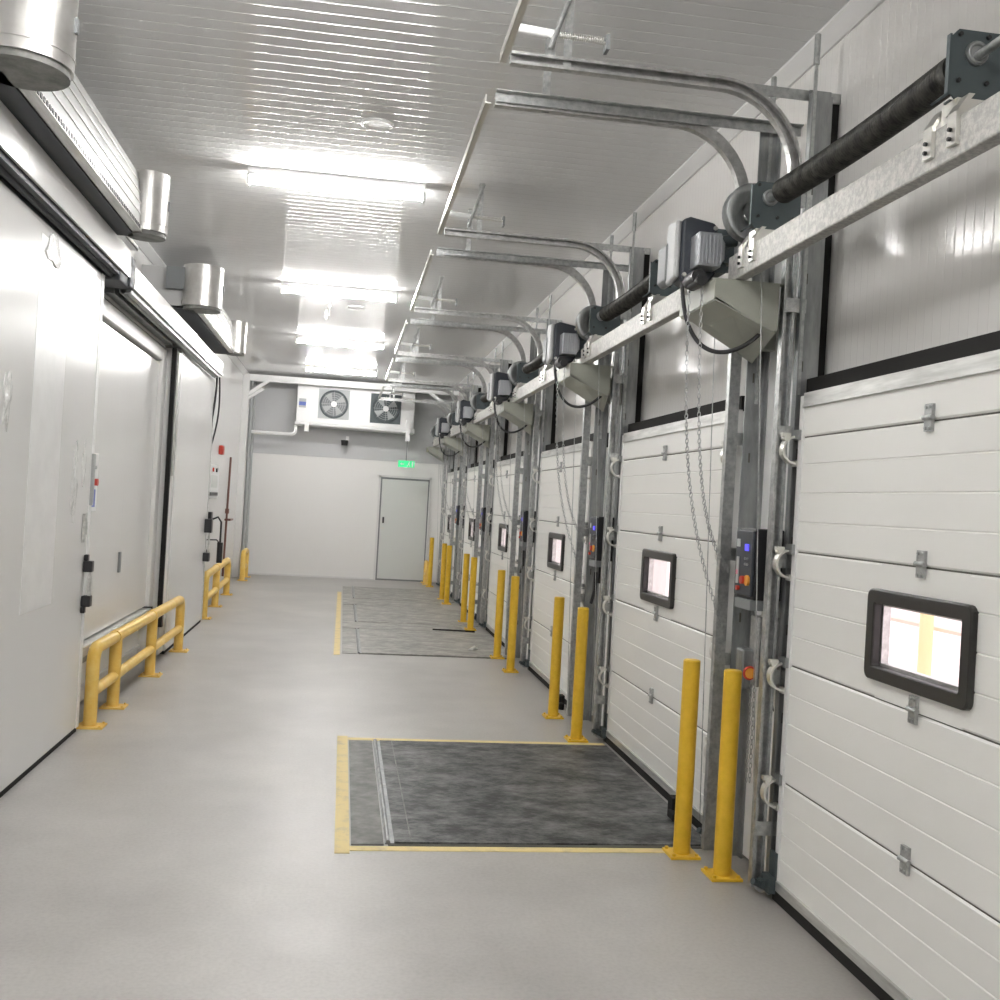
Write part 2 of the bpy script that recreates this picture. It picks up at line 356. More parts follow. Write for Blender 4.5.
def build_door():
    d = 0.0; y0, y1 = -DW, 0.0; SE = [.07, .50, .995, 1.475, 1.96, 2.095]
    t = Thing('dock_door', '', 'door', (1.92, -DW/2, 0), 'white sectional dock doors along the right wall')
    wy = (-1.285, -.715); wz = (1.085, 1.35)
    for k in range(5):
        s = t.part('panel', section(SE[k], SE[k+1], y0+.03, y1-.03, (wy[0]+.02, wy[1]-.02, wz[0]+.02, wz[1]-.02) if k == 2 else None), 'door')
        if k == 2:
            t.part('window_frame', frame_mesh(1.878, 1.945, (wy[0]-.03, wy[1]+.03, wz[0]-.025, wz[1]+.03), (wy[0]+.022, wy[1]-.022, wz[0]+.024, wz[1]-.02), .03, .008), 'frame_black', s, .006, 'black window frame')
            t.part('window_spacer', frame_mesh(1.912, 1.94, (wy[0]+.022, wy[1]-.022, wz[0]+.024, wz[1]-.02), (wy[0]+.034, wy[1]-.03, wz[0]+.034, wz[1]-.028), .004, .004), 'alu', s)
            t.part('window_pane', MB().box(1.933, 1.938, wy[0]+.025, wy[1]-.025, wz[0]+.026, wz[1]-.022), 'glass', s, label='bright see-through pane')
    for z in SE[1:5]: t.part('seam_gasket', MB().box(1.907, 1.93, y0+.03, y1-.03, z-.006, z+.004), 'seam', label='dark joint between two panels')
    for ya, yb in ((y0, y0+.035), (y1-.035, y1)): t.part('end_cap', MB().box(1.893, 1.944, ya, yb, .06, 2.135), 'offwhite', bevel=.003)
    t.part('top_cap', MB().box(1.892, 1.944, y0+.036, y1-.036, 2.09, 2.145).box(1.888, 1.9, y0+.036, y1-.036, 2.085, 2.095), 'alu', label='bright aluminium top edge')
    t.part('bottom_rail', MB().box(1.886, 1.944, y0+.036, y1-.036, .048, .088), 'alu')
    t.part('bottom_seal', MB().box(1.89, 1.94, y0, y1, 0, .05), 'rubber')
    for z in SE[1:5]:
        hy = -1.0
        h = MB().box(1.888, 1.9, hy-.022, hy+.022, z+.016, z+.055).box(1.888, 1.9, hy-.022, hy+.022, z-.036, z+.004)
        h.cyl((1.886, hy-.034, z+.01), (1.886, hy+.022, z+.01), .009, 10)
        for q in (z+.045, z-.026): h.cyl((1.889, hy-.01, q), (1.884, hy-.01, q), .006, 8).cyl((1.889, hy+.011, q), (1.884, hy+.011, q), .006, 8)
        t.part('hinge', h, 'galv')
    for side, ye in ((1, y1), (-1, y0)):
        for z in SE[1:5]:
            c = Vector((1.876, ye+.018*side, z-.055))
            mb = MB().box(1.878, 1.895, ye-.03*side, ye+.03*side, z-.012, z+.03)          # side hinge plate
            p = t.part('roller_bracket', mb, 'galvdark')
            R = .062; n = 14                                                     # curved cable guard, a bent band
            vs = []; fs = []
            for k in range(n+1):
                a = math.radians(80+190*k/n)
                for rr, yy in ((R, -.02), (R, .02), (R-.009, .02), (R-.009, -.02)): vs.append((c.x+.012+rr*math.cos(a), c.y+yy, c.z+rr*math.sin(a)))
            for k in range(n):
                for q in range(4): fs.append((4*k+q, 4*k+(q+1) % 4, 4*k+4+(q+1) % 4, 4*k+4+q))
            fs += [(3, 2, 1, 0), (4*n, 4*n+1, 4*n+2, 4*n+3)]
            g = MB().add(vs, fs).box(1.885, 1.9, c.y-.03*side, c.y+.014*side, z-.125, z-.10)
            t.part('band', g, 'bright', p)
            t.part('roller', MB().cyl((c.x-.03, c.y-.014, c.z+.05), (c.x-.03, c.y+.02, c.z+.05), .013, 12).box(c.x-.05, c.x-.012, c.y-.012, c.y+.012, c.z+.056, c.z+.072), 'bright', p)
        yy = ye+.03*side                                                                    # bottom corner bracket
        b = MB().box(1.86, 1.895, ye-.03*side, ye+.045*side, .03, .1).box(1.84, 1.88, ye+.0*side, ye+.05*side, .045, .075).cyl((1.80, yy-.03, .075), (1.88, yy+.0, .035), .014, 10)
        b.box(1.883, 1.893, ye-.03*side, ye+.03*side, .1, .2)
        p = t.part('bottom_bracket', b, 'plate')
        t.part('roller', MB().cyl((1.85, yy-.01, .04), (1.85, yy+.02, .04), .022, 14), 'silver', p)
    return t.e
def sum_mb(l):
    r = MB()
    for m in l:
        b = len(r.v); r.v += m.v; r.f += [[b+i for i in f] for f in m.f]; r.sm += m.sm
    return r
door0 = build_door(); door0.location.y += D[0]
DL = ['white dock door with black framed window, nearest of the row on the right',
      'white dock door with pull chains hanging in front, second from the front on the right wall',
      'third white dock door from the front, beyond the second pair of yellow bollards',
      'fourth white dock door from the front, beside the far loading platforms',
      'fifth white dock door from the front, last but one before the back wall',
      'white dock door farthest away, next to the back wall']
door0['label'] = DL[0]
for i in range(1, 6): repeat(door0, D[i]-D[0], DL[i])

# ------------------------------------------------------------------ door tracks with posts and ceiling rails
def build_track():
    t = Thing('door_track', '', 'door track', (1.9, -DW/2, 0), 'galvanised door tracks rising and bending under the ceiling')
    yN, yF = -2.32, .075
    ZT = 3.45
    for y, x0, s in ((yF, 1.845, 1), (yN, 1.798, -1)):
        # C shaped running track: vertical, curved, horizontal
        R = .36; path = [(x0, 0, .03), (x0, 0, ZT-R)]
        arc = [(x0-R+R*math.cos(a), 0, ZT-R+R*math.sin(a)) for a in [math.radians(90*k/12) for k in range(1, 13)]]
        hor = [(.58, 0, ZT)]
        w_ = .026; th = .004
        prof = [(w_, -.02), (w_, .02), (w_-.012, .02), (w_-.012, .014), (w_-th, .014), (w_-th, -.014), (-w_+th, -.014), (-w_+th, .014), (-w_+.012, .014), (-w_+.012, .02), (-w_, .02), (-w_, -.02)]
        prof = [(a, b*-s) for a, b in prof]
        sh = lambda P: [(p[0], p[1]+y, p[2]) for p in P]
        t.part('vertical_track', MB().sweep(sh(path), prof), 'galv')
        t.part('curved_track', MB().sweep(sh([path[-1]]+arc), prof), 'track')
        t.part('horizontal_track', MB().sweep(sh([arc[-1]]+hor), prof), 'track')
        # angle post on the wall, with slots
        xa = x0+(.045 if s > 0 else .062); pw = .10 if s > 0 else .085; pl = MB().box(xa, xa+pw, y-.004, y+.004, 0, ZT+.02)
        pl.box(xa+pw, xa+pw+.008, y-.004, y+.004+.05*s, 0, ZT)
        if s > 0: pl.box(xa, xa+.006, y, y-.035*s, 0, ZT)
        p = t.part('post', pl, 'galvdark')
        each(t, 'slot', [MB().box(xa+.03, xa+.038, y-.006, y+.006, .35+k*.38, .395+k*.38) for k in range(8)], 'seam', p)
        each(t, 'track_clip', [MB().box(x0-.02, xa+.03, y+.018*-s, y+.024*-s, z, z+.06) for z in (.25, .9, 1.4, 1.95, 2.5, 2.95)], 'galv')
        t.part('top_angle', MB().box(.58, XW, y+.030*s-.003, y+.030*s+.003, ZT-.015, ZT+.03).box(.58, XW, y+.03*s, y+.065*s, ZT+.026, ZT+.03), 'galv')
        # hangers to the ceiling
        h = MB().box(.80, .835, y-.003, y+.003, ZT-.03, ZC).box(.80, .835, y-.03, y+.03, ZC-.004, ZC)
        t.part('hanger', h, 'galv')
        t.part('wall_rod', MB().box(1.905, 1.92, y-.012, y-.004, ZT-1.3, ZC-.10).cyl((1.912, y-.008, ZC-.22), (1.912, y-.008, ZC-.09), .014, 8), 'galv')
        if s > 0:
            h = MB(); a = Vector((.835, y, ZC)); b = Vector((.74, y-.02, ZT+.05)); h.tube([a, b], .012, 6); t.part('diagonal_hanger', h, 'galv')
            bm_ = t.part('spring_bumper', MB().cyl((.60, y, ZT+.13), (.76, y, ZT+.12), .019, 14), 'white', label='white buffer with threaded rod')
            rod = MB().cyl((.75, y, ZT+.12), (.98, y, ZT+.11), .008, 8)
            for k in range(22): rod.torus((.765+k*.0095, y, ZT+.12), .013, .0028, (1, 0, 0), 10, 4)
            t.part('rod', rod, 'bright', bm_); t.part('stop_plate', MB().box(.975, .99, y-.03, y+.03, ZT+.075, ZT+.14), 'grey', bm_)
            t.part('bumper_arm', MB().box(.735, .765, y-.004, y+.004, ZT+.02, ZT+.12), 'galv', bm_)
        else:
            t.part('stub_bracket', MB().box(.66, .80, y+.02, y+.026, ZT+.02, ZT+.05).box(.795, .83, y+.01, y+.03, ZT-.02, ZT+.06), 'galv')
    t.part('end_bar', MB().box(.535, .562, yN-.01, yF+.01, ZT-.02, ZT-.012).box(.535, .541, yN-.01, yF+.01, ZT-.02, ZT+.022), 'bright')
    return t.e
tr0 = build_track(); tr0.location.y += D[0]
for i in range(6):
    l = 'pair of galvanised tracks and overhead rails of the %s dock door on the right' % ORD[i]
    if i == 0: tr0['label'] = l
    else: repeat(tr0, D[i]-D[0], l)

# ------------------------------------------------------------------ support beam, torsion spring, bracket, motor
def build_beam():
    mb = MB(); y0, y1 = -2.30, .16; x0, x1, z0, z1 = 1.60, 1.655, 2.622, 2.735
    mb.box(x0, x1, y0, y1, z0, z1)
    return mb
bm = build_beam()
BL = ['pale galvanised square beam above the nearest dock door, large across the top right', 'pale galvanised beam above the second nearest dock door']+['short looking pale galvanised beam above the %s dock door' % ORD[i] for i in (2, 3, 4, 5)]
beam0 = single('spring_support_beam', bm, 'beam', BL[0], 'beam', 'galvanised beams carrying the springs', .006); beam0.location.y += D[0]  # a galvanised square beam, one per door, carrying the torsion spring
for i in range(1, 6): repeat(beam0, D[i]-D[0], BL[i])

def build_spring():
    X, Z = 1.675, 2.925
    t = Thing('torsion_spring', '', 'spring', (X, -1.0, 2.735), 'black torsion springs on shafts above the doors')
    t.part('shaft', MB().cyl((X, -2.34, Z), (X, .2, Z), .0125, 12), 'galv')
    c = MB(); n = 84; ya, yb = -1.40, -.22; R = .047
    prof = []
    for i in range(n*4+1):
        y = ya+(yb-ya)*i/(n*4); prof.append((y, R+.0035*math.cos(PI*i/2)))
    K = 24; vs = [(X+r*math.cos(2*PI*k/K), y, Z+r*math.sin(2*PI*k/K)) for y, r in prof for k in range(K)]
    fs = [(i*K+k, (i+1)*K+k, (i+1)*K+(k+1) % K, i*K+(k+1) % K) for i in range(len(prof)-1) for k in range(K)]
    c.add(vs, fs, True)
    for v in c.v: v.z -= .012*math.sin(PI*(v.y-ya)/(yb-ya))
    c.cyl((X, ya-.02, Z), (X, ya+.01, Z), .05, 24); c.cyl((X, yb-.01, Z), (X, yb+.03, Z), .045, 24, .03)
    t.part('coil', c, 'spring')
    def plate(y, fl):
        pl = MB().prism(rect_cut(X-.075, X+.135, 2.80, 3.0, .022), 1, y-.003, y+.003)
        pl.box(X-.079, X-.073, y-.003, y+.014*fl, 2.815, 2.985).box(X-.07, X+.12, y, y+.03*fl, 2.797, 2.802)
        pl.prism([(X-.079, 2.82), (X-.073, 2.815), (X-.105, 2.79), (X-.111, 2.793)], 1, y-.003, y+.03)
        p = t.part('bearing_plate', pl, 'plate')
        t.part('bearing', MB().cyl((X, y-.012, Z+.01), (X, y+.012, Z+.01), .034, 20).torus((X, y-.012, Z+.01), .026, .006, (0, 1, 0)), 'galvdark', p)
        each(t, 'bolt', [MB().cyl((X+dx, y-.003, Z+.01+dz*.8), (X+dx, y-.01, Z+.01+dz*.8), .007, 6) for dx in (-.05, .035, .10) for dz in (.062, -.10)], 'black', p)
        for off in (-.045, .075):
            t.part('clip', MB().box(1.588, 1.600, y+off-.022, y+off+.022, 2.655, 2.745).prism([(1.588, 2.742), (1.600, 2.742), (1.640, 2.796), (1.622, 2.796)], 1, y+off-.022, y+off+.03), 'bright', p)
            each(t, 'clip_bolt', [MB().cyl((1.587, y+off, z), (1.578, y+off, z), .006, 6) for z in (2.672, 2.698)], 'black', p)
        t.part('foot', MB().box(1.61, 1.70, y-.03, y+.045, 2.737, 2.797), 'bright', p)
    plate(-.08, 1); plate(-1.50, 1); plate(-2.2, 1)
    def drum(y):
        m = MB(); pr = [(.02, .05), (.004, .09), (0, .118), (.008, .126), (.014, .116), (.05, .110), (.058, .124), (.066, .118), (.07, .05), (.07, .02)]
        K = 32; vs = [(X-.02+r*math.cos(2*PI*k/K), y+a, Z-.02+r*math.sin(2*PI*k/K)) for a, r in pr for k in range(K)]
        m.add(vs, [(i*K+k, (i+1)*K+k, (i+1)*K+(k+1) % K, i*K+(k+1) % K) for i in range(len(pr)-1) for k in range(K)], True)
        m.add([(X-.02+.045*math.cos(2*PI*k/K), y+.003, Z-.02+.045*math.sin(2*PI*k/K)) for k in range(K)], [list(range(K))])
        t.part('cable_drum', m, 'galvdark')
    drum(.03)
    each(t, 'lift_cable', [MB().cyl((1.70, .04, 2.82), (1.81, .035, .12), .0025, 5), MB().cyl((1.70, -2.27, 2.82), (1.80, -2.19, .12), .0025, 5)], 'galv')
    return t.e
def rect_cut(x0, x1, z0, z1, c): return [(x0+c, z0), (x1-c, z0), (x1, z0+c), (x1, z1-c), (x1-c, z1), (x0+c, z1), (x0, z1-c), (x0, z0+c)]
sp0 = build_spring(); sp0.location.y += D[0]
for i in range(6):
    l = 'black spring on a shaft with cable drums above the %s dock door' % ORD[i]
    if i == 0: sp0['label'] = l
    else: repeat(sp0, D[i]-D[0], l)

def build_bracket():
    t = Thing('cantilever_bracket', '', 'bracket', (1.9, .32, 2.3), 'greenish beige brackets between the doors')
    ya, yb = .075, .53; zt = 2.615
    prof = [(1.515, zt), (1.515, zt-.075), (1.765, zt-.20), (1.80, zt-.20), (1.80, zt)]
    t.part('side_plate', MB().prism(prof, 1, ya-.012, ya-.007), 'bracket')
    t.part('side_plate', MB().prism([(1.515, zt), (1.515, zt-.085), (1.575, zt-.10), (1.88, zt-.27), (1.88, zt)], 1, yb-.005, yb), 'bracket')
    t.part('top_plate', MB().box(1.512, 1.82, ya-.012, yb, zt, zt+.005), 'bracket')
    t.part('front_plate', MB().box(1.51, 1.515, ya-.012, yb, zt-.085, zt), 'bracket')
    A = [(1.515, ya-.012, zt-.085), (1.575, ya-.012, zt-.11), (1.79, ya-.012, zt-.205), (1.88, yb, zt-.27), (1.575, yb, zt-.10), (1.515, yb, zt-.085)]
    n_ = len(A); B_ = [(a, b, c-.005) for a, b, c in A]
    t.part('bottom_plate', MB().add(A+B_, [tuple(range(n_)), tuple(range(2*n_-1, n_-1, -1))]+[(q, n_+q, n_+(q+1) % n_, (q+1) % n_) for q in range(n_)]), 'bracket')
    t.part('wall_foot', MB().box(1.83, 1.955, .44, .49, zt-.22, zt-.03), 'bracket')
    return t.e
br0 = build_bracket(); br0.location.y += D[0]
for i in range(6):
    l = 'greenish beige wall bracket beside the far edge of the %s dock door' % ORD[i]
    if i == 0: br0['label'] = l
    else: repeat(br0, D[i]-D[0], l)

def build_motor():
    t = Thing('door_motor', '', 'motor', (1.52, .42, 2.56), 'dark door motors on the brackets')
    cx, cy, cz = 1.51, .40, 2.80
    # housing leans slightly
    h = t.part('housing', MB().prism([(1.435, 2.655), (1.455, 2.64), (1.575, 2.66), (1.60, 2.70), (1.60, 2.90), (1.585, 2.925), (1.47, 2.945), (1.435, 2.93)], 1, .31, .42), 'navy', bevel=.012)
    t.part('side_cover', MB().prism([(.33, 2.67), (.45, 2.65), (.47, 2.69), (.47, 2.90), (.45, 2.94), (.33, 2.93)], 0, 1.408, 1.436), 'lgrey', bevel=.012, label='light grey side cover')
    t.part('motor_body', MB().box(1.474, 1.580, .20, .31, 2.70, 2.85).prism([(1.580, 2.71), (1.600, 2.74), (1.600, 2.81), (1.580, 2.84)], 1, .21, .31), 'silver', bevel=.004, label='finned silver motor body')
    fin = MB()
    for k in range(7): fin.box(1.478+k*.0165, 1.481+k*.0165, .192, .20, 2.712, 2.838)
    t.part('cooling_fins', fin, 'silver')
    t.part('chain_wheel_cover', MB().cyl((1.475, .17, 2.645), (1.475, .30, 2.645), .034, 22).cyl((1.478, .14, 2.625), (1.478, .27, 2.625), .026, 18), 'black')
    t.part('rear_gearbox', MB().prism(rect_cut(1.40, 1.46, 2.66, 2.86, .02), 1, .44, .56), 'grey', bevel=.006)
    each(t, 'screw', [MB().cyl((x, .315, z), (x, .303, z), .01, 8) for x, z in ((1.585, 2.90), (1.45, 2.68), (1.59, 2.84))], 'bright')
    t.part('coupling', MB().cyl((1.59, .36, 2.84), (1.70, .36, 2.87), .03, 14).box(1.59, 1.64, .30, .40, 2.70, 2.82).box(1.60, 1.66, .27, .42, 2.74, 2.76), 'plate')
    pts = bez([(1.45, .33, 2.66), (1.46, .30, 2.25), (1.68, .22, 2.28), (1.80, .16, 2.46)], 28)
    t.part('power_cable', MB().tube(pts, .010, 8), 'black'); 
    # two runs of hand chain that hang down and are hooked on the post
    def chain(P, n):
        mb = MB(); pts = bez(P, n)
        for k, p in enumerate(pts): mb.link(p, .0135, .0065, .0018, (1, 0, 0) if k % 2 else (0, 1, 0))
        return mb
    t.part('pull_chain', chain([(1.465, .27, 2.62), (1.475, .27, 1.95), (1.53, .38, 1.60), (1.785, .48, 1.10)], 82), 'galv')
    t.part('pull_chain', chain([(1.490, .17, 2.60), (1.50, .17, 2.0), (1.56, .30, 1.55), (1.785, .44, 1.36)], 74), 'galv')
    return t.e
def bez(P, n):
    P = [Vector(p) for p in P]; out = []
    for k in range(n+1):
        s = k/n; out.append(P[0]*(1-s)**3 + P[1]*3*s*(1-s)**2 + P[2]*3*s*s*(1-s) + P[3]*s**3)
    return out
mo0 = build_motor(); mo0.location.y += D[0]
for i in range(5):
    l = 'dark door motor with hand chains, %s of the row above the pillars' % ORD[i] if i < 4 else 'dark door motor with hand chains, farthest of the row by the back wall'
    if i == 0: mo0['label'] = l
    else: repeat(mo0, D[i]-D[0], l)

# ------------------------------------------------------------------ control boxes on the pillars
def build_control():
    t = Thing('door_control_box', '', 'control box', (1.86, .38, 1.24), 'control boxes on the pillars between dock doors')
    t.part('box', MB().box(1.80, 1.93, .165, .36, 1.245, 1.56), 'black', bevel=.006)
    t.part('mount', MB().box(1.93, 1.955, .20, .32, 1.28, 1.52), 'galvdark')
    t.part('front_cover', MB().box(1.785, 1.80, .165, .36, 1.26, 1.55), 'navy', bevel=.005)
    t.part('lower_skirt', MB().box(1.79, 1.90, .17, .35, 1.20, 1.245), 'grey')
    t.part('display', MB().box(1.781, 1.786, .205, .245, 1.46, 1.49), 'blueled', label='glowing blue digital display')
    each(t, 'button', [MB().cyl((1.786, .21+.024*k, z), (1.778, .21+.024*k, z), .006, 8) for k in range(2) for z in (1.40, 1.425)], 'grey')
    t.part('label_strip', MB().box(1.781, 1.786, .31, .335, 1.31, 1.43), 'lgrey'); t.part('label_mark', MB().box(1.779, 1.782, .312, .333, 1.35, 1.37), 'pink')
    t.part('sticker', MB().box(1.781, 1.786, .305, .34, 1.475, 1.51), 'lgrey')
    t.part('knob_ring', MB().cyl((1.786, .20, 1.33), (1.776, .20, 1.33), .024, 16), 'orange')
    t.part('knob', MB().cyl((1.786, .235, 1.33), (1.765, .235, 1.33), .018, 16), 'red', label='red stop knob')
    t.part('knob', MB().cyl((1.786, .30, 1.29), (1.772, .30, 1.29), .011, 12), 'red')
    return t.e
ct0 = build_control(); ct0.location.y += D[0]
for i in range(5):
    l = ['black control box with blue display between the two nearest dock doors', 'black control box between the second and third dock doors', 'control box with blue and red marks between the third and fourth dock doors',
         'control box between the fourth and fifth dock doors', 'control box between the fifth and the farthest dock doors'][i]
    if i == 0: ct0['label'] = l
    else: repeat(ct0, D[i]-D[0], l)
y = D[0]
t = Thing('isolator_switch', 'grey switch box with red and yellow knob under the nearest control box', 'switch', (1.9, y+.3, .86))
t.part('box', MB().box(1.85, 1.95, y+.20, y+.30, .86, 1.17), 'galv', bevel=.006); t.part('side_box', MB().box(1.80, 1.86, y+.25, y+.33, .84, 1.02), 'galvdark', bevel=.01)
t.part('handle', MB().tube([(1.87, y+.22, 1.165), (1.87, y+.22, 1.2), (1.93, y+.22, 1.2), (1.93, y+.22, 1.165)], .006, 6), 'bright')
t.part('warning_label', MB().box(1.885, 1.93, y+.196, y+.2, .985, 1.02), 'pink')
t.part('knob', MB().cyl((1.835, y+.28, .915), (1.835, y+.235, .915), .026, 18), 'orange'); t.part('knob', MB().cyl((1.90, y+.2, .905), (1.90, y+.17, .905), .017, 16), 'red')
t.part('knob_ring', MB().torus((1.835, y+.24, .915), .026, .006, (0, 1, 0)), 'red')
mb = MB()
for k in range(22): mb.link((1.845, y+.24, .88-k*.021), .0135, .0065, .0018, (1, 0, 0) if k % 2 else (0, 1, 0)).link((1.862, y+.24, .88-k*.021), .0135, .0065, .0018, (0, 1, 0) if k % 2 else (1, 0, 0))
t.part('chain', mb, 'galv'); t.part('cable', MB().tube(bez([(1.93, y+.28, .86), (1.93, y+.28, .78), (1.97, y+.25, .78), (1.97, y+.2, .70)], 12), .009, 8), 'black')
def hook(y, lab):
    return single('cable_gland', MB().box(1.84, 1.875, y+.24, y+.30, 1.08, 1.245).box(1.81, 1.835, y+.25, y+.28, 1.0, 1.16).cyl((1.80, y+.26, .93), (1.82, y+.26, 1.02), .012, 8), 'black', lab, 'cable', 'dark cable ends hanging below control boxes')
hook(D[1], 'black cable ends hanging below the control box between the second and third dock doors')
hook(D[2], 'black cable ends hanging below the control box between the third and fourth dock doors')
c0 = None
for i in range(5):
    mb = MB().cyl((1.935, .26, 1.56), (1.935, .26, 2.36), .012, 10).cyl((1.935, .26, 2.30), (1.935, .26, 2.37), .016, 10).box(1.935, 1.955, .25, .27, 1.9, 1.93)
    l = 'thin grey conduit rising from the %s control box on the right wall' % ORD[i]
    if i == 0: c0 = single('conduit', mb, 'lgrey', l, 'conduit', 'conduits above the control boxes'); c0.location.y += D[0]
    else: repeat(c0, D[i]-D[0], l)

# ------------------------------------------------------------------ yellow bollards
def bollard():
    t = Thing('bollard', '', 'bollard', (0, 0, 0), 'yellow bollards in front of the pillars')
    m = MB().cyl((0, 0, .012), (0, 0, .918), .040, 28); m.cyl((0, 0, .918), (0, 0, .924), .040, 28, .034)
    t.part('post', m, 'yellow'); t.part('base_plate', MB().box(-.072, .072, -.072, .072, 0, .013), 'yellow', bevel=.002)
    each(t, 'bolt', [MB().cyl((a, b, .013), (a, b, .024), .009, 6) for a in (-.055, .055) for b in (-.055, .055)], 'yellow')
    return t.e
BP = [(1.67, 4.73), (1.765, 4.45), (1.68, 7.83), (1.69, 7.07), (1.68, 10.78), (1.685, 9.93), (1.68, 13.9), (1.68, 13.1), (1.68, 17.0), (1.69, 16.3), (1.68, 19.45)]
BLB = ['left one of the two nearest yellow bollards, standing at the near platform corner', 'right one of the two nearest yellow bollards, in front of the control box',
       'left bollard of the second pair, between the second and third dock doors', 'right bollard of the second pair, at the far right corner of the near platform',
       'left bollard of the third pair, at the near edge of the far platform', 'right bollard of the third pair, just nearer than the far platform',
       'left bollard of the fourth pair along the right side', 'right bollard of the fourth pair along the right side',
       'left bollard of the fifth pair along the right side', 'right bollard of the fifth pair along the right side', 'yellow bollard farthest away, near the exit door']
bo = bollard()
for i, (x, yy) in enumerate(BP):
    o = bo if i == 0 else copy_tree(bo)
    o.location = (x, yy, 0); o['label'] = BLB[i]
bo.location = (BP[0][0], BP[0][1], 0)

# ------------------------------------------------------------------ dock levelers and floor paint
def leveler(y0, y1, x0, m, m2, lab, far=False):
    t = Thing('dock_leveler', lab, 'loading platform', ((x0+1.87)/2, (y0+y1)/2, 0), 'steel platforms set into the floor at the dock doors')
    t.part('pit_frame', MB().box(x0, x0+.15, y0, y1, 0, .006), m2)
    t.part('deck_plate', MB().box(x0+.2, 1.86, y0+.02, y1-.01, 0, .011), m)
    t.part('hinge_rod', MB().cyl((x0+.170, y0+.02, .010), (x0+.170, y1-.01, .010), .011, 10).box(x0+.155, x0+.2, y0+.02, y1-.01, 0, .006), 'galvdark', label='dark hinge line with bright rod')
    t.part('weld_strip', MB().box(x0+.275, x0+.281, y0+.03, y1-.02, .011, .0125), 'frame_steel' if m == 'deck' else m2)
    each(t, 'edge_gap', ([MB().box(x0+.17, 1.86, y0-.008, y0+.02, 0, .004)] if y0 < 11 else [])+([MB().box(x0+.17, 1.86, y1-.01, y1+.004, 0, .004)] if y1 < 8 else []), 'seam')
    return t
leveler(4.83, 6.90, .125, 'deck', 'frame_steel', 'dark steel platform in the floor nearest the viewer, framed in yellow')
leveler(10.74, 12.76, .075, 'deck_worn', 'deck_worn', 'worn grey steel platform at the fourth dock door, near end of the far row')
leveler(13.45, 15.56, .075, 'deck_worn', 'deck_worn', 'worn grey steel platform at the fifth dock door, middle of the far row')
leveler(16.55, 18.70, .075, 'deck_worn', 'deck_worn', 'worn grey steel platform farthest away, before the back wall')
single('steel_floor_sheet', MB().box(.075, 1.58, 12.765, 13.42, 0, .011), 'deck_worn', 'worn grey floor strip between the first two far platforms', 'floor sheet')
single('steel_floor_sheet', MB().box(.075, 1.58, 15.565, 16.525, 0, .011), 'deck_worn', 'worn grey floor strip before the farthest platform', 'floor sheet')
def stripe(x0, x1, y0, y1, lab): return single('floor_marking', MB().box(x0, x1, y0, y1, 0, .003), 'tape', lab, 'floor marking', 'worn yellow lines painted around the platforms')
stripe(.05, .118, 4.72, 7.03, 'yellow floor line along the left side of the nearest platform')
stripe(.119, 1.60, 4.755, 4.815, 'yellow floor line along the near edge of the nearest platform')
stripe(.119, 1.86, 6.91, 6.985, 'yellow floor line along the far edge of the nearest platform')
stripe(-.01, .055, 10.62, 17.6, 'yellow floor line along the left side of the far platforms')
single('steel_rod', MB().cyl((1.18, 12.86, .018), (1.70, 12.80, .018), .012, 8), 'rubber', 'dark bar lying on the far platforms by the fourth pair of bollards', 'bar')
single('crumpled_scrap', MB().cyl((1.45, 11.2, .01), (1.5, 11.24, .05), .03, 6, .015).cyl((1.5, 11.28, .01), (1.52, 11.2, .04), .02, 5, .01), 'film', 'small white scrap on the far platform beside a bollard', 'litter')
single('rubber_bumper_block', MB().box(1.80, 1.86, 5.28, 5.36, .013, .11).box(1.78, 1.84, 5.20, 5.30, .013, .05), 'rubber', 'black block on the floor at the second dock door behind the nearest bollards', 'bumper', bevel=.006)
single('rubber_bumper_block', MB().box(1.80, 1.85, 8.20, 8.28, 0, .10).box(1.79, 1.83, 8.12, 8.2, 0, .05), 'rubber', 'small black block on the floor at the third dock door', 'bumper', bevel=.006)

# ------------------------------------------------------------------ left side: sliding cold room doors
FX = -1.60
t = Thing('sliding_door', 'large white sliding door at the left edge of the photo with film scraps', 'sliding door', (-1.65, 4.7, 0), 'white cold room sliding doors on the left')
t.part('panel', MB().box(-1.70, FX, 2.4, 6.99, .03, 2.93), 'slide', bevel=.008)
t.part('bottom_gasket', MB().box(-1.70, FX-.005, 2.4, 6.99, 0, .03), 'rubber')
t.part('edge_strip', MB().box(-1.705, FX+.004, 6.99, 7.01, .03, 2.93), 'offwhite')
t.part('edge_strip', MB().box(FX, FX+.003, 6.94, 6.988, .03, 2.93), 'white')
t.part('film_band', MB().box(FX, FX+.0015, 5.62, 6.20, .9, 2.86), 'filmflat', label='strip of clear protective film')
def crumple(x, pts, th=.012):
    mb = MB(); random.seed(3)
    for (y, z, h, wd) in pts:
        for k in range(7):
            a = random.uniform(-1.4, 1.4); mb.box(x, x+random.uniform(.004, th), y+wd*k/7, y+wd*(k+.6)/7, z+random.uniform(-.1, .1)*h, z+h*random.uniform(.4, 1))
    return mb
def blob(x, y, z, wy_, hz, seed):
    """thin crumpled film patch, irregular outline"""
    random.seed(seed); n = 14; mb = MB(); c = (x+.014, y, z); vs = [c]; fs = []
    for k in range(n):
        a = 2*PI*k/n; r = random.uniform(.55, 1.1); vs.append((x+random.uniform(.003, .012), y+wy_*r*math.cos(a), z+hz*r*math.sin(a)))
    for k in range(n): fs.append((0, 1+k, 1+(k+1) % n))
    for k in range(n):
        a = 2*PI*k/n; vs.append((x, vs[1+k][1], vs[1+k][2]))
    for k in range(n): fs.append((1+k, 1+n+k, 1+n+(k+1) % n, 1+(k+1) % n))
    return mb.add(vs, fs)
t.part('film_scrap', blob(FX, 5.22, 1.97, .07, .15, 1), 'film', label='crumpled film scrap')
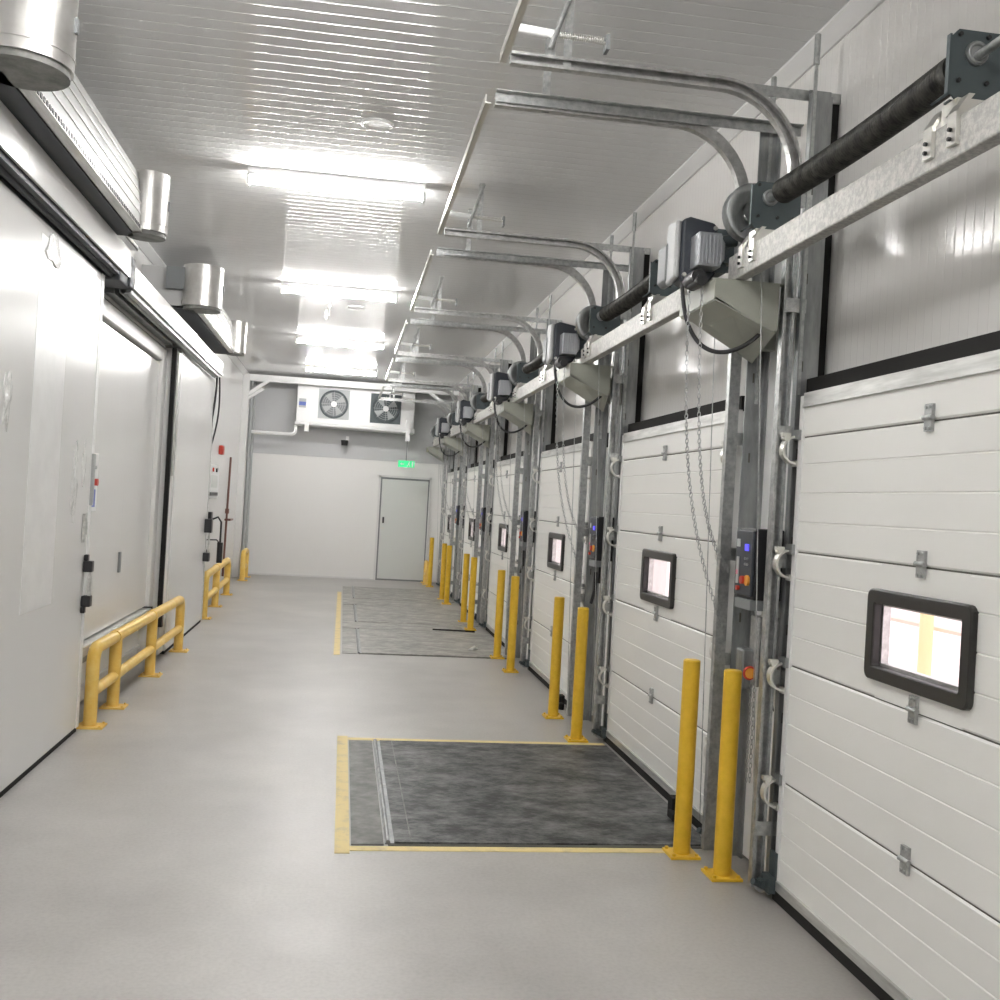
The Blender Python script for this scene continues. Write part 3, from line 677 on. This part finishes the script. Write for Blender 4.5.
t.part('film_scrap', blob(FX, 5.05, 1.82, .03, .09, 5), 'film', label='crumpled film scrap')
t.part('film_scrap', blob(FX, 6.55, 1.58, .06, .30, 2), 'film', label='crumpled film scrap')
t.part('film_scrap', blob(FX, 6.75, 1.70, .05, .16, 9), 'film', label='crumpled film scrap')
t.part('film_scrap', blob(FX, 5.85, 2.82, .18, .09, 4), 'film', label='crumpled film scrap')
h = t.part('handle', MB().box(FX+.035, FX+.05, 6.90, 6.93, .88, 1.04), 'alu', label='silver bar handle with black ends')
t.part('handle_mount', MB().box(FX+.003, FX+.058, 6.88, 6.94, 1.03, 1.10).box(FX+.003, FX+.03, 6.89, 6.93, 1.10, 1.14), 'black', h, .006)
t.part('handle_mount', MB().box(FX+.003, FX+.058, 6.88, 6.94, .81, .88).box(FX+.003, FX+.03, 6.87, 6.91, .77, .81), 'black', h, .006)
t.part('keeper', MB().box(FX+.003, FX+.02, 6.80, 6.84, 1.22, 1.40).box(FX+.02, FX+.03, 6.81, 6.83, 1.27, 1.35), 'alu')
t.part('switch_plate', MB().box(FX+.003, FX+.02, 6.945, 6.985, 1.45, 1.78), 'lgrey')
# fixed opening between the doors
t = Thing('sliding_door', 'recessed white sliding door between the near and far leaves on the left', 'sliding door', (-1.78, 8.6, 0), 'white cold room sliding doors on the left')
t.part('panel', MB().box(-1.80, -1.725, 7.25, 9.83, .50, 2.72), 'slide', bevel=.004)
t.part('panel', MB().box(-1.85, -1.77, 7.25, 9.83, .03, .36), 'door')
t.part('jamb', MB().box(-1.85, -1.69, 7.04, 7.25, 0, 2.86), 'offwhite', bevel=.008)
t.part('jamb', MB().box(-1.85, -1.69, 9.83, 10.02, 0, 2.86), 'offwhite', bevel=.008)
t.part('top_frame', MB().box(-1.85, -1.69, 7.25, 9.83, 2.74, 2.86), 'offwhite', bevel=.008)
t.part('latch', MB().box(-1.725, -1.71, 8.55, 8.60, .90, 1.06), 'grey')
bar = t.part('bump_bar', MB().box(-1.80, -1.66, 7.25, 9.80, .42, .49), 'alu', bevel=.006, label='aluminium bar across the bottom')
t.part('under_strip', MB().box(-1.80, -1.68, 7.25, 9.80, .37, .42), 'galvdark', bar); t.part('end_block', MB().box(-1.80, -1.655, 9.80, 9.84, .40, .50), 'black', bar)
t.part('base_strip', MB().box(-1.82, -1.75, 7.25, 9.83, .12, .15), 'offwhite')
pn = t.part('push_button_panel', MB().box(-1.725, -1.69, 7.36, 7.56, 1.40, 1.80), 'white', bevel=.004)
t.part('button', MB().cyl((-1.69, 7.44, 1.60), (-1.66, 7.44, 1.60), .024, 14), 'red', pn); t.part('display', MB().box(-1.69, -1.685, 7.39, 7.49, 1.43, 1.55), 'bluelabel', pn)
t.part('button', MB().cyl((-1.69, 7.44, 1.70), (-1.675, 7.44, 1.70), .012, 12), 'lgrey', pn)
# far leaf
t = Thing('sliding_door', 'far white sliding door leaf with black vertical seal on its near edge', 'sliding door', (-1.65, 11.5, 0), 'white cold room sliding doors on the left')
t.part('panel', MB().box(-1.70, FX, 10.28, 12.85, .03, 2.90), 'slide', bevel=.008)
t.part('seal', MB().box(-1.64, -1.60, 9.97, 10.02, .44, 2.88), 'rubber', label='black rubber seal')
t.part('seal_foot', MB().box(-1.66, -1.585, 9.94, 10.02, .30, .44), 'black')
t.part('edge_profile', MB().box(-1.70, -1.62, 10.02, 10.28, .03, 2.88), 'offwhite')
t.part('edge_film', MB().box(-1.615, -1.60, 10.16, 10.24, 1.7, 2.86), 'foil')
t.part('bottom_gasket', MB().box(-1.70, FX-.005, 10.28, 12.85, 0, .03), 'rubber')
t.part('edge_strip', MB().box(-1.705, FX+.004, 12.85, 12.9, .03, 2.90), 'alu')
h = t.part('handle', MB().box(FX+.04, FX+.06, 12.72, 12.76, .85, 1.1), 'alu')
t.part('handle_mount', MB().box(FX, FX+.08, 12.66, 12.80, 1.08, 1.24), 'black', h); t.part('handle_mount', MB().box(FX, FX+.07, 12.66, 12.78, .74, .84), 'black', h)
# header covers
t = Thing('rail_cover', 'white rail cover above the near sliding door at the upper left', 'rail cover', (-1.6, 5, 2.86), 'rail covers above the sliding doors')
t.part('cover', MB().prism([(-1.50, 2.985), (-1.50, 3.16), (-1.95, 3.16), (-1.95, 3.145), (-1.515, 3.145), (-1.515, 2.985)], 1, 2.2, 7.30), 'slide')
t.part('rail', MB().box(-1.60, -1.52, 2.2, 7.2, 2.955, 3.0).box(-1.70, -1.62, 2.2, 7.2, 2.94, 3.05).cyl((-1.575, 2.2, 2.955), (-1.575, 7.2, 2.955), .02, 10), 'ddoor')
t.part('end_block', MB().box(-1.70, -1.515, 7.06, 7.34, 2.92, 3.04).box(-1.70, -1.50, 7.305, 7.44, 2.93, 3.14), 'ddoor', bevel=.01)
t = Thing('rail_cover', 'white rail cover above the far sliding door, ending in front of the grey ducts', 'rail cover', (-1.6, 10, 2.83), 'rail covers above the sliding doors')
t.part('cover', MB().prism([(-1.50, 2.94), (-1.50, 3.09), (-1.95, 3.09), (-1.95, 3.075), (-1.515, 3.075), (-1.515, 2.94)], 1, 7.46, 12.72), 'slide')
t.part('rail', MB().box(-1.60, -1.52, 7.46, 12.6, 2.91, 2.95).box(-1.70, -1.63, 7.46, 9.9, 2.90, 2.99).cyl((-1.575, 7.46, 2.915), (-1.575, 12.6, 2.915), .016, 10), 'galvdark')
t.part('back_plate', MB().box(-1.95, -1.71, 7.46, 12.7, 2.88, 2.94), 'offwhite')

# air curtains
def air_curtain(lab, y0, y1, r0, r1, z0, z1, xc):
    t = Thing('air_curtain', lab, 'air curtain', (-1.6, (y0+y1)/2, z0), 'air curtains above the sliding doors')
    xf = xc-.04; H_ = z1-z0
    pr = [(-1.95, z0)]
    for k in range(9):
        a = k/8; pr.append((xf-.035*a**2, z0+.03+(H_-.05)*a))
    pr.append((-1.95, z1-.02))
    t.part('casing', MB().prism(pr[::-1], 1, y0, y1), 'casing')
    for a in (.22, .42, .62, .82):
        zz = z0+.03+(H_-.05)*a; xx = xf-.035*a**2; t.part('rib', MB().box(xx-.02, xx+.006, y0, y1, zz-.004, zz+.004), 'alu')
    gr = t.part('grille', MB().box(xf-.045, xf+.012, y0+.1, y1-.1, z0-.004, z0+.03), 'alu')
    sl = MB(); n = int((y1-y0-.3)/.045)
    each(t, 'slot', [MB().box(xf-.02, xf+.015, y0+.15+k*.045, y0+.175+k*.045, z0+.002, z0+.024) for k in range(n)], 'black', gr)
    t.part('underside', MB().box(-1.94, xf-.05, y0, y1, z0-.012, z0), 'ddoor')
    for y, r in ((y0, r0), (y1, r1)):
        m = MB().cyl((xc-.02, y, z0+.015), (xc-.02, y, z1), r, 36).cyl((xc-.02, y, z0+.06), (xc-.02, y, z0+.066), r+.004, 36)
        p = t.part('motor_drum', m, 'foil', label='shiny silver drum'); t.part('drum_base', MB().cyl((xc-.02, y, z0-.012), (xc-.02, y, z0+.015), r*.94, 30), 'frame_steel', p)
        t.part('drum_cap', MB().box(xc-.34, xc-.06, y-.09, y+.05, z0+.16, z1-.03), 'grey', p)
        t.part('drum_bolt', MB().box(xc-.02+r*.96, xc-.02+r*1.06, y-.012, y+.012, z1-.22, z1-.16), 'grey', p)
    return t
air_curtain('silver air curtain with two drums above the near sliding door, upper left corner', 4.28, 6.88, .19, .125, 3.18, 3.565, -1.31)
air_curtain('silver air curtain with two drums above the far sliding door', 9.95, 13.0, .18, .115, 3.25, 3.64, -1.375)
single('cable_tray', MB().box(-1.95, -1.86, 7.3, 9.3, 3.60, 3.61).box(-1.865, -1.86, 7.3, 9.3, 3.60, 3.64).box(-1.87, -1.86, 7.3, 9.3, 3.68, 3.70), 'white', 'thin white tray high on the left wall between the two air curtains', 'cable tray')
single('hanging_cable', MB().tube(bez([(-1.56, 12.70, 2.92), (-1.58, 12.95, 2.6), (-1.62, 12.75, 2.4), (-1.64, 12.8, 1.9)], 20), .012, 8), 'black', 'black cable looping down from the end of the far rail cover, left one', 'cable')
single('hanging_cable', MB().tube(bez([(-1.54, 12.78, 2.93), (-1.56, 13.3, 2.5), (-1.6, 13.2, 2.3), (-1.66, 12.9, 1.9)], 20), .010, 8), 'black', 'black cable looping down from the end of the far rail cover, right one', 'cable')

# wall equipment past the far door
t = Thing('wall_control_panel', 'tall narrow grey panel with black handle beyond the far sliding door', 'control panel', (-1.8, 13.1, .8))
t.part('strip', MB().box(-1.72, -1.66, 13.0, 13.14, 1.15, 1.92), 'silver', bevel=.004); t.part('handle_block', MB().box(-1.66, -1.56, 12.96, 13.1, 1.10, 1.32), 'black', bevel=.01)
t.part('mount', MB().box(XL, -1.70, 13.0, 13.14, 1.0, 1.92), 'offwhite')
t.part('lever', MB().tube([(-1.58, 13.05, 1.22), (-1.50, 13.1, 1.26), (-1.46, 13.12, 1.2), (-1.46, 13.12, .95)], .012, 8), 'black')
t.part('grip', MB().cyl((-1.46, 13.12, .95), (-1.46, 13.12, .70), .035, 12), 'black'); t.part('low_latch', MB().box(-1.70, -1.60, 12.98, 13.05, .78, .86), 'black')
t.part('lower_arm', MB().tube([(-1.62, 13.02, .98), (-1.50, 13.1, .98), (-1.46, 13.12, .93)], .008, 6), 'black')
t = Thing('switch_cabinet', 'white switch box with green screen on the left wall behind the far door', 'switch box', (-1.9, 16.2, 1.6))
t.part('box', MB().box(XL, -1.90, 15.3, 16.4, 1.46, 1.96), 'white', bevel=.006); t.part('screen', MB().box(-1.90, -1.895, 15.5, 16.2, 1.62, 1.80), 'greydoor')
t.part('strip', MB().box(-1.90, -1.89, 15.4, 16.3, 1.50, 1.55), 'black'); t.part('lamp', MB().cyl((-1.90, 15.6, 1.88), (-1.88, 15.6, 1.88), .03), 'red'); t.part('lamp', MB().cyl((-1.90, 16.0, 1.88), (-1.88, 16.0, 1.88), .03), 'black')
single('alarm_box', MB().box(XL, -1.89, 16.6, 16.85, 2.14, 2.28), 'red', 'small red alarm box on the left wall above the switch box', 'alarm', bevel=.01)
t = Thing('wall_conduit', 'thin brown pipe running down the left wall beside the switch box', 'pipe', (-1.92, 17.3, .3))
t.part('pipe', MB().cyl((-1.92, 18.1, 2.15), (-1.92, 18.0, 1.2), .018, 8).cyl((-1.92, 18.0, 1.2), (-1.92, 17.9, .15), .018, 8), 'brown'); t.part('clamp', MB().box(XL, -1.85, 17.95, 18.4, 1.08, 1.11).box(XL, -1.89, 17.98, 18.04, 1.20, 1.28), 'brown')

# yellow guard rails
def guard(name_lab, x, ys, ht, rx=0, r=.047, slant=0):
    t = Thing('guard_rail', name_lab, 'guard rail', (x, (ys[0]+ys[-1])/2, 0), 'yellow guard rails along the left side')
    X = lambda y: x+slant*(y-ys[0])
    e = .06
    # top rail bends down into the first and last post
    pts = [(X(ys[0]), ys[0], .012), (X(ys[0]), ys[0], ht-.10)]+[(X(ys[0]), ys[0]+.10-.10*math.cos(a), ht-.10+.10*math.sin(a)) for a in [math.radians(15*k) for k in range(1, 7)]]
    end = [(X(ys[-1]), ys[-1]-.10+.10*math.sin(a), ht-.10+.10*math.cos(a)) for a in [math.radians(15*k) for k in range(0, 7)]]+[(X(ys[-1]), ys[-1], .012)]
    t.part('top_rail', MB().tube(pts+end, r, 18), 'yellow_rail')
    t.part('lower_rail', MB().cyl((X(ys[0]), ys[0]+.02, ht*.44), (X(ys[-1]), ys[-1]-.02, ht*.44), r*.85, 18), 'yellow_rail')
    for k, y in enumerate(ys):
        if 0 < k < len(ys)-1:
            p = t.part('post', MB().cyl((X(y), y, .012), (X(y), y, ht-.01), r, 18).cyl((X(y), y-.065, ht), (X(y), y+.065, ht), r*1.12, 18), 'yellow_rail')
        b = MB().box(X(y)-.075, X(y)+.095, y-.08, y+.08, 0, .012)
        for a in (-.055, .075):
            for c in (-.06, .06): b.cyl((X(y)+a, y+c, .012), (X(y)+a, y+c, .022), .008, 6)
        t.part('base_plate', b, 'yellow_rail')
    return t
guard('long yellow tube guard rail with four posts in front of the recessed sliding door', -1.555, [7.13, 7.77, 9.1, 10.5], .51, r=.043, slant=.014)
guard('yellow guard rail with three posts beyond the far sliding door', -1.62, [13.2, 14.6, 16.3], .53, slant=-.02)
guard('small yellow guard rail in front of the corner column at the back left', -1.70, [19.0, 19.8], .50, slant=-.02)
t = guard('low yellow guard rail in the far right corner next to the exit door', 1.66, [19.95, 20.35], .42, r=.035, slant=.0)

# ------------------------------------------------------------------ back end
t = Thing('portal_frame', 'white steel frame with column and ceiling beam in front of the back wall', 'steel frame', (0, 19.75, 0))
t.part('column', MB().box(-1.95, -1.83, 19.7, 19.82, 0, 3.76), 'offwhite', bevel=.004); 
t.part('beam', MB().box(-1.83, XW, 19.7, 19.82, 3.64, 3.76), 'white', bevel=.004)
t.part('brace', MB().prism([(-1.83, 3.36), (-1.83, 3.44), (-1.57, 3.64), (-1.47, 3.64)], 1, 19.71, 19.76), 'white')
t.part('brace', MB().prism([(-1.83, 3.30), (-1.83, 3.36), (-1.62, 3.52), (-1.56, 3.50)], 1, 19.78, 19.82), 'white')
t.part('brace', MB().prism([(XW, 3.26), (XW, 3.34), (1.57, 3.64), (1.47, 3.64)], 1, 19.71, 19.76), 'white')
single('vertical_pipe', MB().cyl((-1.78, 20.3, 0), (-1.78, 20.3, 3.7), .028, 10), 'lgrey', 'thin grey pipe standing behind the corner column, right one', 'pipe')
single('vertical_pipe', MB().cyl((-1.80, 19.93, 0), (-1.80, 19.93, 3.7), .03, 10), 'lgrey', 'thin pipe standing behind the corner column, left one', 'pipe')
t = Thing('drain_pipe', 'white drain pipe running from the left corner to the cooling unit', 'pipe', (-1.4, 20.0, 2.7))
t.part('pipe', MB().tube([(-1.80, 20.1, 2.72), (-1.05, 20.1, 2.72)]+[(-1.05+.08*math.sin(a), 20.1, 2.80-.08*math.cos(a)) for a in [math.radians(15*k) for k in range(1, 7)]]+[(-.97, 20.1, 2.90)], .032, 12), 'white')
t = Thing('cooling_unit', 'white cooling unit with two fans hanging under the ceiling at the back', 'cooling unit', (.15, 20.2, 2.9))
t.part('casing', MB().box(-.97, 1.25, 20.0, 20.55, 2.96, 3.74), 'white', bevel=.01)
t.part('drip_tray', MB().prism([(-.99, 2.96), (-.99, 2.91), (1.27, 2.88), (1.27, 2.96)], 1, 19.97, 20.55), 'white', bevel=.006)
def fan(cx, zc, dark):
    s = t.part('fan_shroud', MB().box(cx-.29, cx+.29, 19.985, 20.0, zc-.28, zc+.28), 'meshdark' if dark else 'mesh', label='dark square fan' if dark else 'light grey square fan')
    m = MB().torus((cx, 19.97, zc), .25, .018, (0, 1, 0), 36, 8); t.part('ring', m, 'meshdark', s)
    t.part('interior', MB().cyl((cx, 19.984, zc), (cx, 19.98, zc), .24, 36), 'meshdark' if dark else 'grey', s)
    m = MB()
    for R in (.21, .17, .13, .09): m.torus((cx, 19.95, zc), R, .004, (0, 1, 0), 30, 4)
    for k in range(8):
        a = 2*PI*k/8; m.cyl((cx, 19.95, zc), (cx+.25*math.cos(a), 19.96, zc+.25*math.sin(a)), .004, 5)
    t.part('guard', m, 'mesh', s)
    bl = MB()
    for k in range(4):
        a = 2*PI*k/4+.5; p = [(cx+r*math.cos(a+q), zc+r*math.sin(a+q)) for r, q in ((.05, 0), (.22, -.25), (.22, .35), (.05, .5))]
        bl.prism(p, 1, 19.972, 19.976)
    t.part('blades', bl, 'mesh' if dark else 'lgrey', s)
    t.part('hub', MB().cyl((cx, 19.97, zc), (cx, 19.94, zc), .055, 16), 'white', s)
fan(-.28, 3.33, False); fan(.70, 3.31, True)
t.part('label', MB().box(-.93, -.80, 19.994, 19.999, 3.23, 3.40), 'lgrey'); t.part('label_mark', MB().box(-.93, -.80, 19.99, 19.995, 3.27, 3.34), 'bluelabel')
t.part('pipe', MB().cyl((-.92, 19.93, 2.93), (1.16, 19.93, 2.90), .03, 12), 'white')
t.part('strap', MB().box(-.80, -.72, 19.88, 19.99, 2.78, 3.0), 'white'); t.part('strap', MB().box(1.10, 1.18, 19.88, 19.99, 2.72, 3.12), 'white')
t = Thing('camera_dome', 'small dark dome camera on the back wall under the cooling unit', 'camera', (-.03, 20.4, 2.62))
t.part('arm', MB().box(-.02, .04, 20.30, YB+.0, 2.68, 2.76), 'white'); t.part('dome', MB().cyl((-.04, 20.32, 2.58), (-.04, 20.32, 2.68), .06, 16, .075), 'black')
# exit sign
t = Thing('exit_sign', 'lit green exit sign hanging on a rod in front of the back wall', 'sign', (1.14, 19.9, 2.2))
t.part('rod', MB().cyl((1.14, 19.92, 2.34), (1.14, 19.92, 2.74), .010, 8), 'grey')
t.part('panel', MB().box(.99, 1.30, 19.90, 19.93, 2.22, 2.345), 'exit', bevel=.004)
def text_part(t, txt, loc, size, m, name='lettering'):
    cu = bpy.data.curves.new(name, 'FONT'); cu.body = txt; cu.size = size; cu.align_x = 'CENTER'; cu.align_y = 'CENTER'; cu.extrude = .001
    o = bpy.data.objects.new(name, cu); col.objects.link(o); cu.materials.append(Mt[m])
    dg = bpy.context.evaluated_depsgraph_get(); me = bpy.data.meshes.new_from_object(o.evaluated_get(dg)); bpy.data.objects.remove(o)
    if not me.materials: me.materials.append(Mt[m])
    ob = bpy.data.objects.new(name, me); col.objects.link(ob); ob.parent = t.e
    ob.location = Vector(loc)-t.org; ob.rotation_euler = (PI/2, 0, 0); return ob
mb = MB().prism([(1.025, 2.28), (1.06, 2.305), (1.06, 2.29), (1.10, 2.29), (1.10, 2.27), (1.06, 2.27), (1.06, 2.255)], 1, 19.897, 19.899)
t.part('arrow', mb, 'white')
mb = MB().cyl((1.20, 19.899, 2.322), (1.20, 19.896, 2.322), .010, 10).prism([(1.185, 2.31), (1.205, 2.31), (1.20, 2.275), (1.225, 2.245), (1.215, 2.24), (1.19, 2.268), (1.165, 2.24), (1.155, 2.247), (1.18, 2.275)], 1, 19.897, 19.899).box(1.25, 1.275, 19.897, 19.899, 2.235, 2.33)
t.part('running_figure', mb, 'white')
# exit door in the back wall
t = struct('door_1', MB().box(.735, 1.64, YB-.035, YB-.001, .03, 1.985), 'greydoor', .004)
o = mesh_obj('door_frame', MB().box(.665, .705, YB-.05, YB, 0, 2.06).box(1.665, 1.70, YB-.05, YB, 0, 2.06).box(.665, 1.70, YB-.05, YB, 2.02, 2.06), 'offwhite'); o.parent = t
o = mesh_obj('door_gap', MB().box(.703, .736, YB-.03, YB-.0, 0, 2.02).box(1.64, 1.666, YB-.03, YB-.0, 0, 2.02).box(.703, 1.666, YB-.03, YB, 1.985, 2.022).box(.703, 1.666, YB-.04, YB, .0, .03), 'grey'); o.parent = t
o = mesh_obj('door_handle', MB().box(.775, .81, YB-.075, YB-.035, 1.12, 1.24), 'black'); o.parent = t
o = mesh_obj('door_lock', MB().cyl((.79, YB-.035, 1.02), (.79, YB-.07, 1.02), .028, 12), 'bright'); o.parent = t
# ceiling fittings
def detector(x, y, r, lab):
    t = Thing('smoke_detector', lab, 'ceiling fitting', (x, y, ZC), 'round fittings on the ceiling')
    t.part('ring', MB().torus((x, y, ZC-.006), r, .010, (0, 0, 1), 30, 8), 'white'); t.part('disc', MB().cyl((x, y, ZC-.012), (x, y, ZC), r, 30), 'white')
detector(.07, 6.17, .085, 'round white ceiling fitting nearest the viewer'); detector(.02, 12.2, .09, 'round white ceiling fitting beyond the second light'); detector(-.01, 17.6, .09, 'round ceiling fitting just before the farthest light')
single('sprinkler', MB().cyl((-.28, 12.0, ZC-.16), (-.28, 12.0, ZC), .008, 8).cyl((-.28, 12.0, ZC-.06), (-.28, 12.0, ZC-.04), .03, 12).box(-.32, -.30, 11.99, 12.01, ZC-.20, ZC-.10), 'bright', 'small sprinkler head hanging from the ceiling beyond the second light', 'sprinkler')
